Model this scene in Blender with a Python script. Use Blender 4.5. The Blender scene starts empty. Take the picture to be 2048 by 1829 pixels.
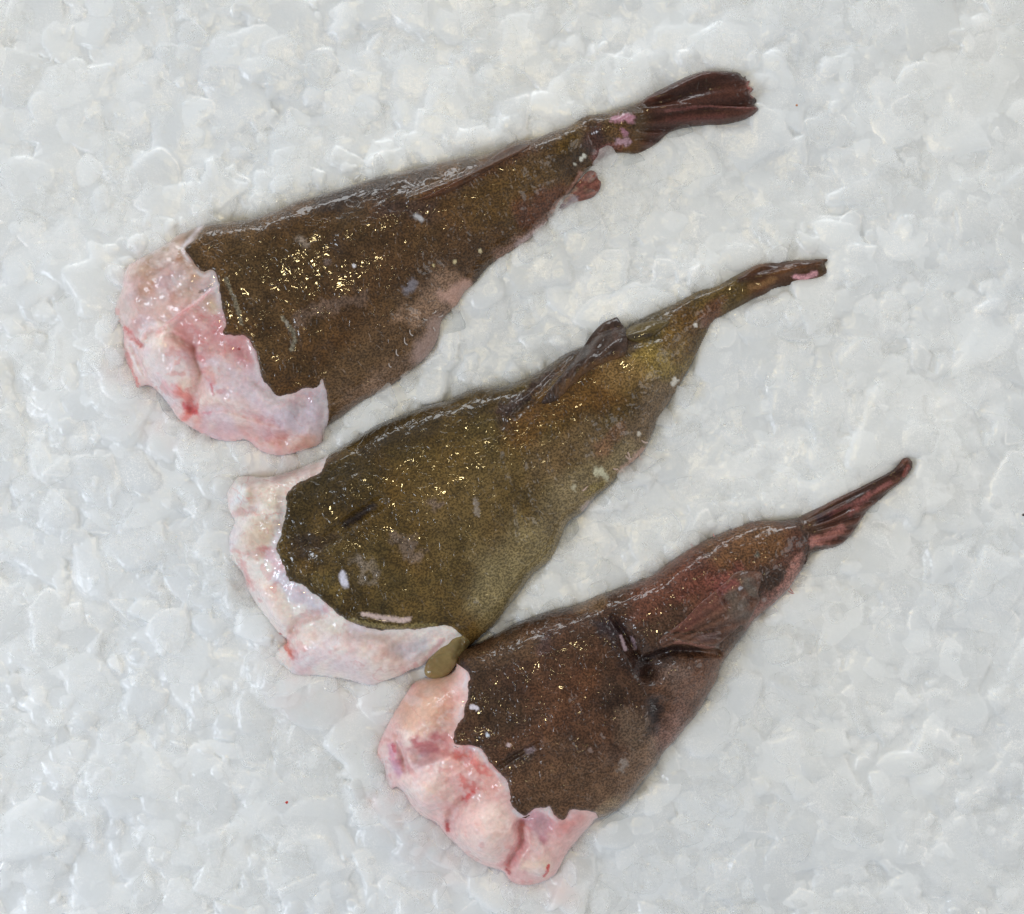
import bpy, bmesh, math, random
import numpy as np
from mathutils import Vector, Matrix

sc = bpy.context.scene
S = 0.0004                      # metres per traced unit: the slab of ice in view is about 0.82 m wide
CX, CY = 1024.0, 914.5
CAMH = 1.55
HP = CAMH / S
R = math.radians

# ------------------------------------------------------------------ camera
cd = bpy.data.cameras.new('camera')
cam = bpy.data.objects.new('camera', cd)
sc.collection.objects.link(cam)
cam.location = (0, 0, CAMH)
cd.sensor_width = 36
cd.lens = 36 * CAMH / (2048 * S)
cd.clip_end = 50
sc.camera = cam

# ------------------------------------------------------------------ light
w = bpy.data.worlds.new('World'); sc.world = w; w.use_nodes = True
nt = w.node_tree; nt.nodes.clear()
wo = nt.nodes.new('ShaderNodeOutputWorld'); bg = nt.nodes.new('ShaderNodeBackground')
tc = nt.nodes.new('ShaderNodeTexCoord'); sp = nt.nodes.new('ShaderNodeSeparateXYZ')
rp = nt.nodes.new('ShaderNodeValToRGB')
nt.links.new(tc.outputs['Generated'], sp.inputs[0]); nt.links.new(sp.outputs['Z'], rp.inputs[0])
e = rp.color_ramp.elements
e[0].position = 0.0; e[0].color = (.50, .52, .54, 1)
e[1].position = 1.0; e[1].color = (.14, .145, .15, 1)
m_ = e.new(.45); m_.color = (.26, .27, .28, 1)
nt.links.new(rp.outputs[0], bg.inputs[0]); bg.inputs[1].default_value = 1.2
nt.links.new(bg.outputs[0], wo.inputs[0])

def area(name, loc, target, size, power, col, size_y=None):
    ld = bpy.data.lights.new(name, 'AREA'); ld.energy = power; ld.color = col; ld.size = size
    if size_y: ld.shape = 'RECTANGLE'; ld.size_y = size_y
    o = bpy.data.objects.new(name, ld); sc.collection.objects.link(o)
    o.location = loc
    o.rotation_euler = (Vector(target) - Vector(loc)).to_track_quat('-Z', 'Y').to_euler()
    return o
area('window_light', (-.35, 2.7, .5), (0, 0, 0), 2.6, 30, (.93, .97, 1.0), .5)
area('left_light', (-2.0, -.75, 1.7), (0, 0, 0), 0.7, 27, (.80, .88, 1.0))
area('right_light', (2.3, -.1, 1.7), (0, 0, 0), 1.4, 14, (.98, .98, .98))
area('counter_lamp', (-.08, .36, 1.75), (0, 0, 0), .19, 5.0, (1.0, .79, .40), .085)

sc.view_settings.view_transform = 'Standard'
sc.view_settings.look = 'None'
sc.view_settings.exposure = 0.2
sc.view_settings.gamma = 1.0
sc.view_settings.use_curve_mapping = False
sc.cycles.transparent_max_bounces = 20
sc.cycles.max_bounces = 10
sc.cycles.diffuse_bounces = 4

# ------------------------------------------------------------------ helpers
rng = np.random.default_rng(7)
def lin(r, g, b):
    c = np.array([r, g, b], float) / 255
    return np.where(c <= .04045, c / 12.92, ((c + .055) / 1.055) ** 2.4)

def vnoise(x, y, scale, seed):
    r = np.random.default_rng(seed); T = r.random((256, 256)).astype(np.float32)
    u = x / scale + 37.3 * seed; v = y / scale + 11.7 * seed
    iu = np.floor(u).astype(int); iv = np.floor(v).astype(int)
    fu = u - iu; fv = v - iv
    fu = fu * fu * (3 - 2 * fu); fv = fv * fv * (3 - 2 * fv)
    a = T[iu & 255, iv & 255]; b = T[(iu + 1) & 255, iv & 255]
    c = T[iu & 255, (iv + 1) & 255]; d = T[(iu + 1) & 255, (iv + 1) & 255]
    return (a * (1 - fu) + b * fu) * (1 - fv) + (c * (1 - fu) + d * fu) * fv

def fbm(x, y, scale, octv=3, seed=1, ang=.6):
    s = 0; a = 1; t = 0
    for i in range(octv):
        c, n = math.cos(ang + i), math.sin(ang + i)
        s = s + a * vnoise(c * x - n * y, n * x + c * y, scale / 2 ** i, seed + i * 13); t += a; a *= .5
    return s / t * 2 - 1            # about -1..1

def smooth_poly(P, n=3, closed=True):
    P = np.array(P, float); N = len(P); out = []
    for i in range(N if closed else N - 1):
        if closed: p0, p1, p2, p3 = P[(i - 1) % N], P[i], P[(i + 1) % N], P[(i + 2) % N]
        else: p0, p1, p2, p3 = P[max(i - 1, 0)], P[i], P[i + 1], P[min(i + 2, N - 1)]
        for k in range(n):
            t = k / n
            out.append(.5 * (2 * p1 + (p2 - p0) * t + (2 * p0 - 5 * p1 + 4 * p2 - p3) * t * t + (3 * p1 - p0 - 3 * p2 + p3) * t ** 3))
    if not closed: out.append(P[-1])
    return np.array(out)

def pdist(x, y, pts, closed=False):
    pts = np.array(pts, float)
    if len(pts) == 1: return np.hypot(x - pts[0, 0], y - pts[0, 1])
    D = np.full(x.shape, 1e18)
    n = len(pts)
    for i in range(n if closed else n - 1):
        ax, ay = pts[i]; bx, by = pts[(i + 1) % n]
        dx, dy = bx - ax, by - ay; L = dx * dx + dy * dy + 1e-9
        t = np.clip(((x - ax) * dx + (y - ay) * dy) / L, 0, 1)
        D = np.minimum(D, (x - ax - t * dx) ** 2 + (y - ay - t * dy) ** 2)
    return np.sqrt(D)

def sdf(x, y, P):                      # inside positive
    D = pdist(x, y, P, True); ins = np.zeros(x.shape, bool)
    n = len(P)
    for i in range(n):
        ax, ay = P[i]; bx, by = P[(i + 1) % n]
        if ay == by: continue
        c = ((ay > y) != (by > y)) & (x < (bx - ax) * (y - ay) / (by - ay) + ax)
        ins ^= c
    return np.where(ins, D, -D)

def sstep(a, b, v):
    t = np.clip((v - a) / (b - a), 0, 1); return t * t * (3 - 2 * t)

def poisson(mask, h, iters, u=None):
    if u is None: u = np.zeros(mask.shape)
    for i in range(iters):
        a = np.zeros_like(u)
        a[1:-1, 1:-1] = .25 * (u[:-2, 1:-1] + u[2:, 1:-1] + u[1:-1, :-2] + u[1:-1, 2:] + h * h)
        u = a * mask
    return u

def resample(A, x0, y0, h, X, Y):
    u = np.clip((X - x0) / h, 0, A.shape[1] - 1.001); v = np.clip((Y - y0) / h, 0, A.shape[0] - 1.001)
    i = u.astype(int); j = v.astype(int); fu = u - i; fv = v - j
    return (A[j, i] * (1 - fu) + A[j, i + 1] * fu) * (1 - fv) + (A[j + 1, i] * (1 - fu) + A[j + 1, i + 1] * fu) * fv

def inflate(P, pad=12):
    x0, y0 = P.min(0) - pad; x1, y1 = P.max(0) + pad
    u = None
    for h, it in ((16., 700), (8., 500), (4., 220)):
        gx = np.arange(x0, x1, h); gy = np.arange(y0, y1, h); X, Y = np.meshgrid(gx, gy)
        m = (sdf(X, Y, P) > 0).astype(float)
        init = None if u is None else resample(u, x0, y0, hp, X, Y) * m
        u = poisson(m, h, it, init); hp = h
    for _ in range(2):
        u[1:-1, 1:-1] = .5 * u[1:-1, 1:-1] + .125 * (u[:-2, 1:-1] + u[2:, 1:-1] + u[1:-1, :-2] + u[1:-1, 2:])
    return u, x0, y0, hp

def link_mesh(name, V, F, mat, parent=None, col=None, smooth=True, attrs=None):
    me = bpy.data.meshes.new(name)
    V = np.asarray(V, np.float32); F = np.asarray(F, np.int32)
    k = F.shape[1]
    me.vertices.add(len(V)); me.vertices.foreach_set('co', V.ravel())
    me.loops.add(F.size); me.loops.foreach_set('vertex_index', F.ravel())
    me.polygons.add(len(F)); me.polygons.foreach_set('loop_start', np.arange(0, F.size, k, dtype=np.int32))
    me.update(calc_edges=True)
    me.polygons.foreach_set('use_smooth', np.full(len(F), smooth)); 
    if col is not None:
        a = me.attributes.new('col', 'FLOAT_COLOR', 'POINT')
        c = np.ones((len(V), 4), np.float32); c[:, :3] = col; a.data.foreach_set('color', c.ravel())
    for n_, v_ in (attrs or {}).items():
        a = me.attributes.new(n_, 'FLOAT', 'POINT'); a.data.foreach_set('value', np.asarray(v_, np.float32))
    me.materials.append(mat)
    o = bpy.data.objects.new(name, me); sc.collection.objects.link(o)
    if parent: o.parent = parent
    return o

def relief(name, mat, parent, X, Y, Z, d, h, col=None, edge=None, bottom=None, attrs=None, origin=(0, 0)):
    """mesh of the grid where d>0, outermost vertices pulled onto the outline d=0"""
    gy, gx = np.gradient(d, h)
    g = np.sqrt(gx * gx + gy * gy) + 1e-6
    keep = d > -1.42 * h
    Xs, Ys, Zs = X.copy(), Y.copy(), Z.copy()
    b = keep & (d < 0)
    Xs[b] -= (d * gx / g)[b]; Ys[b] -= (d * gy / g)[b]
    if edge is not None: Zs[b] = edge if np.isscalar(edge) else edge[b]
    f = keep[:-1, :-1] & keep[1:, :-1] & keep[:-1, 1:] & keep[1:, 1:]
    f &= (d[:-1, :-1] > 0) | (d[1:, :-1] > 0) | (d[:-1, 1:] > 0) | (d[1:, 1:] > 0)
    j, i = np.nonzero(f); W = X.shape[1]
    F = np.stack([j * W + i, (j + 1) * W + i, (j + 1) * W + i + 1, j * W + i + 1], 1)   # y grows downward: this order faces up
    used, F2 = np.unique(F, return_inverse=True); F2 = F2.reshape(F.shape)
    V = np.stack([(Xs.ravel()[used] - CX) * S - origin[0], (CY - Ys.ravel()[used]) * S - origin[1], Zs.ravel()[used] * S], 1)
    c = None if col is None else col.reshape(-1, 3)[used]
    at = {k_: v_.ravel()[used] for k_, v_ in (attrs or {}).items()}
    if bottom is not None:
        n = len(V); V2 = V.copy()
        V2[:, 2] = np.minimum(V2[:, 2] - .0004, bottom.ravel()[used] * S) if not np.isscalar(bottom) else V2[:, 2] - bottom * S * (~b.ravel()[used] * .9 + .1)
        # rim faces
        E = np.concatenate([F2[:, [0, 1]], F2[:, [1, 2]], F2[:, [2, 3]], F2[:, [3, 0]]])
        key = np.sort(E, 1); _, idx, cnt = np.unique(key[:, 0].astype(np.int64) * n + key[:, 1], return_index=True, return_counts=True)
        B = E[idx[cnt == 1]]
        F2 = np.concatenate([F2, F2[:, ::-1] + n, np.stack([B[:, 1], B[:, 0], B[:, 0] + n, B[:, 1] + n], 1)])
        V = np.concatenate([V, V2])
        if c is not None: c = np.concatenate([c, c])
        at = {k_: np.concatenate([v_, v_]) for k_, v_ in at.items()}
    return link_mesh(name, V, F2, mat, parent, c, attrs=at)

def paint(C, x, y, pts, r, rgb, a, rag=.35, seed=5, nsc=18):
    """soft-edged colour stroke: skin and tissue pigment, also light and shade painted on relief"""
    pts = np.array(pts, float)
    x0, y0 = pts.min(0) - r * 1.6; x1, y1 = pts.max(0) + r * 1.6
    m = (x > x0) & (x < x1) & (y > y0) & (y < y1)
    if not m.any(): return
    xs, ys = x[m], y[m]
    nn = max(5., r * 1.1)
    wx = r * .55 * fbm(xs, ys, nn, 3, seed); wy = r * .55 * fbm(xs, ys, nn, 3, seed + 7)
    d = pdist(xs + wx, ys + wy, pts)
    d = d + r * rag * fbm(xs, ys, nn * .5, 3, seed + 3)
    lo = .55 if r < 7 else .22
    wgt = (a * (1 - sstep(r * lo, r * 1.08, d)))[:, None]
    C[m] = C[m] * (1 - wgt) + lin(*rgb) * wgt

def bump(Z, x, y, pts, r, amp, p=2):
    pts = np.array(pts, float)
    x0, y0 = pts.min(0) - r; x1, y1 = pts.max(0) + r
    m = (x > x0) & (x < x1) & (y > y0) & (y < y1)
    if not m.any(): return
    d = pdist(x[m], y[m], pts) / r
    Z[m] += amp * np.clip(1 - d * d, 0, 1) ** p

def blur(A, n):
    for _ in range(n):
        B = A.copy(); B[1:-1, 1:-1] = .4 * A[1:-1, 1:-1] + .15 * (A[:-2, 1:-1] + A[2:, 1:-1] + A[1:-1, :-2] + A[1:-1, 2:]); A = B
    return A

# ------------------------------------------------------------------ materials
def newmat(name):
    m = bpy.data.materials.new(name); m.use_nodes = True
    n = m.node_tree; n.nodes.clear()
    return m, n, n.nodes.new, n.links.new
def setp(b, **k):
    for a, v in k.items():
        a = a.replace('_', ' ')
        if a in b.inputs: b.inputs[a].default_value = v

def skin_material(name, mottle=.5, fine=620, bumpy=.5, coat_bump=.7, rough=.42, sss=0.0, stretch=0, ridge=.28, coat=1.0):
    m, t, N, L = newmat(name)
    out = N('ShaderNodeOutputMaterial'); p = N('ShaderNodeBsdfPrincipled')
    at = N('ShaderNodeAttribute'); at.attribute_name = 'col'
    tc = N('ShaderNodeTexCoord')
    co = tc.outputs['Object']
    n1 = N('ShaderNodeTexNoise'); n1.inputs['Scale'].default_value = fine; n1.inputs['Detail'].default_value = 2.5; n1.inputs['Roughness'].default_value = .6
    n2 = N('ShaderNodeTexNoise'); n2.inputs['Scale'].default_value = fine * .16; n2.inputs['Detail'].default_value = 4
    L(co, n1.inputs['Vector']); L(co, n2.inputs['Vector'])
    # fine dark spots on a lighter ground
    r1 = N('ShaderNodeMapRange'); r1.inputs[1].default_value = .42; r1.inputs[2].default_value = .58
    r1.inputs[3].default_value = 1 - mottle * .85; r1.inputs[4].default_value = 1 + mottle * .55
    L(n1.outputs[0], r1.inputs[0])
    r2 = N('ShaderNodeMapRange'); r2.inputs[1].default_value = .3; r2.inputs[2].default_value = .7
    r2.inputs[3].default_value = 1 - mottle * .45; r2.inputs[4].default_value = 1 + mottle * .42
    L(n2.outputs[0], r2.inputs[0])
    mu = N('ShaderNodeMath'); mu.operation = 'MULTIPLY'; L(r1.outputs[0], mu.inputs[0]); L(r2.outputs[0], mu.inputs[1])
    # smooth patches (peeled skin, slime) carry less mottle
    ma = N('ShaderNodeAttribute'); ma.attribute_name = 'mot'
    mx = N('ShaderNodeMix'); mx.data_type = 'FLOAT'
    L(ma.outputs['Fac'], mx.inputs[0]); mx.inputs[2].default_value = 1.0; L(mu.outputs[0], mx.inputs[3])
    vm = N('ShaderNodeVectorMath'); vm.operation = 'SCALE'; L(at.outputs['Color'], vm.inputs[0]); L(mx.outputs[0], vm.inputs['Scale'])
    L(vm.outputs[0], p.inputs['Base Color'])
    setp(p, Roughness=rough, IOR=1.38)
    p.inputs['Specular IOR Level'].default_value = .12
    p.inputs['Coat Weight'].default_value = coat; p.inputs['Coat Roughness'].default_value = .03; p.inputs['Coat IOR'].default_value = 1.37
    if sss > 0:
        p.inputs['Subsurface Weight'].default_value = sss
        p.inputs['Subsurface Radius'].default_value = (1, .42, .34); p.inputs['Subsurface Scale'].default_value = .008
    b = N('ShaderNodeBump'); b.inputs['Strength'].default_value = bumpy; b.inputs['Distance'].default_value = .0006
    L(n1.outputs[0], b.inputs['Height']); L(b.outputs[0], p.inputs['Normal'])
    # the wet film: wrinkles of its own
    n3 = N('ShaderNodeTexNoise'); n3.inputs['Scale'].default_value = 90; n3.inputs['Detail'].default_value = 1.0; n3.inputs['Distortion'].default_value = .9
    n4 = N('ShaderNodeTexNoise'); n4.inputs['Scale'].default_value = 420; n4.inputs['Detail'].default_value = 1.5; n4.inputs['Distortion'].default_value = .4
    L(co, n3.inputs['Vector']); L(co, n4.inputs['Vector'])
    # thin raised wrinkles of slime running in loops and squiggles
    n5 = N('ShaderNodeTexNoise'); n5.inputs['Scale'].default_value = 82; n5.inputs['Detail'].default_value = .6; n5.inputs['Distortion'].default_value = 1.3; L(co, n5.inputs['Vector'])
    sb = N('ShaderNodeMath'); sb.operation = 'SUBTRACT'; sb.inputs[1].default_value = .5; L(n5.outputs[0], sb.inputs[0])
    ab = N('ShaderNodeMath'); ab.operation = 'ABSOLUTE'; L(sb.outputs[0], ab.inputs[0])
    rd = N('ShaderNodeMapRange'); rd.interpolation_type = 'SMOOTHSTEP'; rd.inputs[1].default_value = 0; rd.inputs[2].default_value = .06; rd.inputs[3].default_value = ridge; rd.inputs[4].default_value = 0
    L(ab.outputs[0], rd.inputs[0])
    ad = N('ShaderNodeMath'); ad.operation = 'MULTIPLY_ADD'; ad.inputs[1].default_value = .0
    ad2 = N('ShaderNodeMath'); ad2.operation = 'ADD'; L(n3.outputs[0], ad2.inputs[0]); L(rd.outputs[0], ad2.inputs[1])
    L(n4.outputs[0], ad.inputs[0]); L(ad2.outputs[0], ad.inputs[2])
    b2 = N('ShaderNodeBump'); b2.inputs['Strength'].default_value = coat_bump; b2.inputs['Distance'].default_value = .0013
    L(ad.outputs[0], b2.inputs['Height']); L(b2.outputs[0], p.inputs['Coat Normal'])
    L(p.outputs[0], out.inputs[0])
    return m

M_skin = skin_material('wet_fish_skin', mottle=.55)
M_fin = skin_material('wet_fin_skin', mottle=.3, coat_bump=.35, rough=.45, coat=.75)
M_flesh = skin_material('raw_fish_flesh', mottle=.07, fine=300, bumpy=.25, coat_bump=.5, rough=.3, sss=.4, ridge=.16)

def ice_material(name, base=.55, rimk=.5, frost=.45, tint=(.955, .965, .955), trans=(.955, .97, .965), rough=.22, glossy=.5, sss=1.0):
    m, t, N, L = newmat(name)
    out = N('ShaderNodeOutputMaterial'); p = N('ShaderNodeBsdfPrincipled')
    setp(p, Roughness=rough, IOR=1.31); p.inputs['Base Color'].default_value = (*tint, 1)
    p.inputs['Specular IOR Level'].default_value = glossy
    p.inputs['Subsurface Weight'].default_value = sss; p.inputs['Subsurface Radius'].default_value = (1, 1, 1); p.inputs['Subsurface Scale'].default_value = .016
    tr = N('ShaderNodeBsdfTransparent'); tr.inputs[0].default_value = (*trans, 1)
    mx = N('ShaderNodeMixShader')
    tl = N('ShaderNodeBsdfTranslucent'); tl.inputs[0].default_value = (*tint, 1); m2 = N('ShaderNodeMixShader'); m2.inputs[0].default_value = .45
    lw = N('ShaderNodeLayerWeight'); lw.inputs[0].default_value = .35
    pw = N('ShaderNodeMath'); pw.operation = 'POWER'; pw.inputs[1].default_value = 2.6; L(lw.outputs['Facing'], pw.inputs[0])
    tc = N('ShaderNodeTexCoord')
    n1 = N('ShaderNodeTexNoise'); n1.inputs['Scale'].default_value = 70; n1.inputs['Detail'].default_value = 5; n1.inputs['Roughness'].default_value = .62
    n2 = N('ShaderNodeTexNoise'); n2.inputs['Scale'].default_value = 900; n2.inputs['Detail'].default_value = 3
    L(tc.outputs['Object'], n1.inputs['Vector']); L(tc.outputs['Object'], n2.inputs['Vector'])
    r1 = N('ShaderNodeMapRange'); r1.inputs[1].default_value = .46; r1.inputs[2].default_value = .72; r1.inputs[3].default_value = 0; r1.inputs[4].default_value = frost
    L(n1.outputs[0], r1.inputs[0])
    r2 = N('ShaderNodeMapRange'); r2.inputs[1].default_value = .35; r2.inputs[2].default_value = .65; r2.inputs[3].default_value = .35; r2.inputs[4].default_value = 1.3
    L(n2.outputs[0], r2.inputs[0])
    fr = N('ShaderNodeMath'); fr.operation = 'MULTIPLY'; L(r1.outputs[0], fr.inputs[0]); L(r2.outputs[0], fr.inputs[1])
    a1 = N('ShaderNodeMath'); a1.operation = 'MULTIPLY_ADD'; a1.inputs[1].default_value = rimk; L(pw.outputs[0], a1.inputs[0]); L(fr.outputs[0], a1.inputs[2])
    at = N('ShaderNodeAttribute'); at.attribute_name = 'milk'
    a2 = N('ShaderNodeMath'); a2.operation = 'ADD'; L(a1.outputs[0], a2.inputs[0]); L(at.outputs['Fac'], a2.inputs[1])
    a3 = N('ShaderNodeMath'); a3.operation = 'ADD'; a3.use_clamp = True; L(a2.outputs[0], a3.inputs[0]); a3.inputs[1].default_value = base
    b = N('ShaderNodeBump'); b.inputs['Strength'].default_value = .35; b.inputs['Distance'].default_value = .0009
    n3 = N('ShaderNodeTexNoise'); n3.inputs['Scale'].default_value = 260; n3.inputs['Detail'].default_value = 4; L(tc.outputs['Object'], n3.inputs['Vector'])
    L(n3.outputs[0], b.inputs['Height']); L(b.outputs[0], p.inputs['Normal'])
    L(p.outputs[0], m2.inputs[1]); L(tl.outputs[0], m2.inputs[2]); L(a3.outputs[0], mx.inputs[0]); L(tr.outputs[0], mx.inputs[1]); L(m2.outputs[0], mx.inputs[2]); L(mx.outputs[0], out.inputs[0])
    return m
M_flake = ice_material('ice_flake', base=.05, rimk=.3, frost=.3, tint=(.97, .975, .97), trans=(1, 1, 1), rough=.15, sss=0)
M_clear = ice_material('clear_ice', base=.10, rimk=.38, frost=.22, tint=(.72, .73, .73), trans=(.93, .935, .935), rough=.1, glossy=.8, sss=0)

def packed(name):
    m, t, N, L = newmat(name); out = N('ShaderNodeOutputMaterial'); p = N('ShaderNodeBsdfPrincipled'); setp(p, Roughness=.24, IOR=1.31)
    p.inputs['Specular IOR Level'].default_value = .7
    p.inputs['Subsurface Weight'].default_value = .9; p.inputs['Subsurface Radius'].default_value = (1, 1, 1); p.inputs['Subsurface Scale'].default_value = .008
    tc = N('ShaderNodeTexCoord')
    n1 = N('ShaderNodeTexNoise'); n1.inputs['Scale'].default_value = 5; n1.inputs['Detail'].default_value = 2; L(tc.outputs['Object'], n1.inputs['Vector'])
    cr = N('ShaderNodeValToRGB'); cr.color_ramp.elements[0].position = .35; cr.color_ramp.elements[1].position = .65
    cr.color_ramp.elements[0].color = (.765, .80, .835, 1); cr.color_ramp.elements[1].color = (.805, .825, .83, 1); L(n1.outputs[0], cr.inputs[0])
    mk = N('ShaderNodeAttribute'); mk.attribute_name = 'milk'
    mr = N('ShaderNodeMapRange'); mr.inputs[3].default_value = .94; mr.inputs[4].default_value = 1.07; L(mk.outputs['Fac'], mr.inputs[0])
    vs = N('ShaderNodeVectorMath'); vs.operation = 'SCALE'; L(cr.outputs[0], vs.inputs[0]); L(mr.outputs[0], vs.inputs['Scale'])
    # frosty grain: patches of fine white crystals
    n2 = N('ShaderNodeTexNoise'); n2.inputs['Scale'].default_value = 38; n2.inputs['Detail'].default_value = 5; L(tc.outputs['Object'], n2.inputs['Vector'])
    n3 = N('ShaderNodeTexNoise'); n3.inputs['Scale'].default_value = 900; n3.inputs['Detail'].default_value = 4; n3.inputs['Roughness'].default_value = .7; L(tc.outputs['Object'], n3.inputs['Vector'])
    a = N('ShaderNodeMapRange'); a.inputs[1].default_value = .44; a.inputs[2].default_value = .66; L(n2.outputs[0], a.inputs[0])
    c = N('ShaderNodeMapRange'); c.inputs[1].default_value = .50; c.inputs[2].default_value = .60; L(n3.outputs[0], c.inputs[0])
    mu = N('ShaderNodeMath'); mu.operation = 'MULTIPLY'; L(a.outputs[0], mu.inputs[0]); L(c.outputs[0], mu.inputs[1])
    rm = N('ShaderNodeAttribute'); rm.attribute_name = 'rim'  # bright edge lines: light scattered at frosty lump edges, put into the colour
    cc = N('ShaderNodeMapRange'); cc.inputs[1].default_value = .35; cc.inputs[2].default_value = .6; cc.inputs[3].default_value = .25; L(n3.outputs[0], cc.inputs[0])
    mu2 = N('ShaderNodeMath'); mu2.operation = 'MULTIPLY'; L(rm.outputs['Fac'], mu2.inputs[0]); L(cc.outputs[0], mu2.inputs[1])
    ad = N('ShaderNodeMath'); ad.operation = 'MULTIPLY_ADD'; ad.inputs[1].default_value = .8; ad.use_clamp = True; L(mu.outputs[0], ad.inputs[0]); L(mu2.outputs[0], ad.inputs[2])
    mx = N('ShaderNodeMix'); mx.data_type = 'RGBA'; L(ad.outputs[0], mx.inputs[0]); sa = N('ShaderNodeAttribute'); sa.attribute_name = 'stain'; sx = N('ShaderNodeMix'); sx.data_type = 'RGBA'; L(sa.outputs['Fac'], sx.inputs[0]); L(vs.outputs[0], sx.inputs[6]); sx.inputs[7].default_value = (.86, .60, .56, 1)
    L(sx.outputs[2], mx.inputs[6]); mx.inputs[7].default_value = (.985, .99, .99, 1)
    L(mx.outputs[2], p.inputs['Base Color'])
    ss = N('ShaderNodeMapRange'); ss.inputs[3].default_value = .85; ss.inputs[4].default_value = .1; L(ad.outputs[0], ss.inputs[0]); L(ss.outputs[0], p.inputs['Subsurface Weight'])
    p.inputs['Coat Weight'].default_value = .8; p.inputs['Coat Roughness'].default_value = .06; p.inputs['Coat IOR'].default_value = 1.33
    b3 = N('ShaderNodeBump'); b3.inputs['Strength'].default_value = .8; b3.inputs['Distance'].default_value = .0013
    n5 = N('ShaderNodeTexNoise'); n5.inputs['Scale'].default_value = 520; n5.inputs['Detail'].default_value = 3; L(tc.outputs['Object'], n5.inputs['Vector']); L(n5.outputs[0], b3.inputs['Height']); L(b3.outputs[0], p.inputs['Coat Normal'])
    b = N('ShaderNodeBump'); b.inputs['Strength'].default_value = .5; b.inputs['Distance'].default_value = .0007
    n4 = N('ShaderNodeTexNoise'); n4.inputs['Scale'].default_value = 330; n4.inputs['Detail'].default_value = 4; L(tc.outputs['Object'], n4.inputs['Vector'])
    L(n4.outputs[0], b.inputs['Height']); L(b.outputs[0], p.inputs['Normal'])
    L(p.outputs[0], out.inputs[0]); return m
M_ice = packed('crushed_ice')
m, t, N, L = newmat('packed_ice'); M_bed = m
out = N('ShaderNodeOutputMaterial'); p = N('ShaderNodeBsdfPrincipled'); setp(p, Roughness=.35, IOR=1.31)
tc = N('ShaderNodeTexCoord'); n1 = N('ShaderNodeTexNoise'); n1.inputs['Scale'].default_value = 14; n1.inputs['Detail'].default_value = 6
cr = N('ShaderNodeValToRGB'); cr.color_ramp.elements[0].position = .3; cr.color_ramp.elements[1].position = .7
cr.color_ramp.elements[0].color = (.80, .82, .81, 1); cr.color_ramp.elements[1].color = (.84, .845, .82, 1)
L(tc.outputs['Object'], n1.inputs['Vector']); L(n1.outputs[0], cr.inputs[0]); L(cr.outputs[0], p.inputs['Base Color'])
n2 = N('ShaderNodeTexNoise'); n2.inputs['Scale'].default_value = 260; n2.inputs['Detail'].default_value = 5; L(tc.outputs['Object'], n2.inputs['Vector'])
b = N('ShaderNodeBump'); b.inputs['Strength'].default_value = .4; b.inputs['Distance'].default_value = .001; L(n2.outputs[0], b.inputs['Height']); L(b.outputs[0], p.inputs['Normal'])
L(p.outputs[0], out.inputs[0])

def plain(name, rgb, rough=.3, coat=.6):
    m, t, N, L = newmat(name); out = N('ShaderNodeOutputMaterial'); p = N('ShaderNodeBsdfPrincipled')
    n = N('ShaderNodeTexNoise'); n.inputs['Scale'].default_value = 900; tcn = N('ShaderNodeTexCoord'); L(tcn.outputs['Object'], n.inputs['Vector'])
    c = N('ShaderNodeValToRGB'); l = lin(*rgb); c.color_ramp.elements[0].color = (*(l * .75), 1); c.color_ramp.elements[1].color = (*np.clip(l * 1.25, 0, 1), 1)
    L(n.outputs[0], c.inputs[0]); L(c.outputs[0], p.inputs['Base Color']); setp(p, Roughness=rough); p.inputs['Coat Weight'].default_value = coat
    L(p.outputs[0], out.inputs[0]); return m

def props(o, label, cat, group=None, kind=None):
    if label: o['label'] = label
    if cat: o['category'] = cat
    if group: o['group'] = group
    if kind: o['kind'] = kind

# ------------------------------------------------------------------ traced outlines
OUT1 = [(231,618),(247,582),(256,538),(275,524),(311,505),(338,491),(357,475),(385,463),(418,452),(459,447),(495,443),(536,431),(566,420),
 (600,404),(655,390),(704,375),(754,358),(806,347),(847,338),(877,330),(924,319),(963,315),(998,301),(1028,286),(1067,282),(1100,268),(1132,258),(1160,240),(1179,232),
 (1215,229),(1242,218),(1270,211),(1297,193),(1338,171),(1380,152),(1415,143),(1451,145),(1477,147),(1484,157),(1491,151),(1493,163),(1502,161),(1496,173),(1508,180),(1499,190),(1514,201),(1508,211),(1520,219),(1511,229),(1500,235),
 (1478,243),(1435,250),(1388,252),(1341,265),(1314,287),(1292,300),(1270,309),(1242,307),(1226,309),(1204,320),(1185,336),(1171,347),(1157,364),(1141,388),(1119,410),(1105,435),
 (1081,459),(1050,486),(1012,511),(976,536),(952,566),(930,585),(916,610),(897,629),(883,646),(877,678),(861,706),(839,728),(814,750),(770,780),(720,807),(687,832),(655,854),
 (648,866),(643,887),(604,903),(563,912),(522,903),(495,881),(467,884),(429,879),(390,860),(357,838),(340,812),(313,780),(294,772),(275,778),(268,755),(256,730),(247,708),(250,681),(246,656),(234,637)]
CUT1 = [(396,380),(412,440),(402,464),(388,480),(372,496),(374,505),(384,520),(396,538),(410,546),(424,540),(434,557),(440,590),(445,618),(453,648),(447,667),(467,670),(492,673),(508,695),(517,722),(525,755),(544,783),(561,794),(585,788),(605,777),(632,774),(643,758),(651,783),(657,813),(657,840),(651,862),(655,960),(1700,960),(1700,0),(300,0)]
FIN1 = [(1275,120),(1262,214),(1276,232),(1268,262),(1262,330),(1400,360),(1600,300),(1600,100)]

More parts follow.
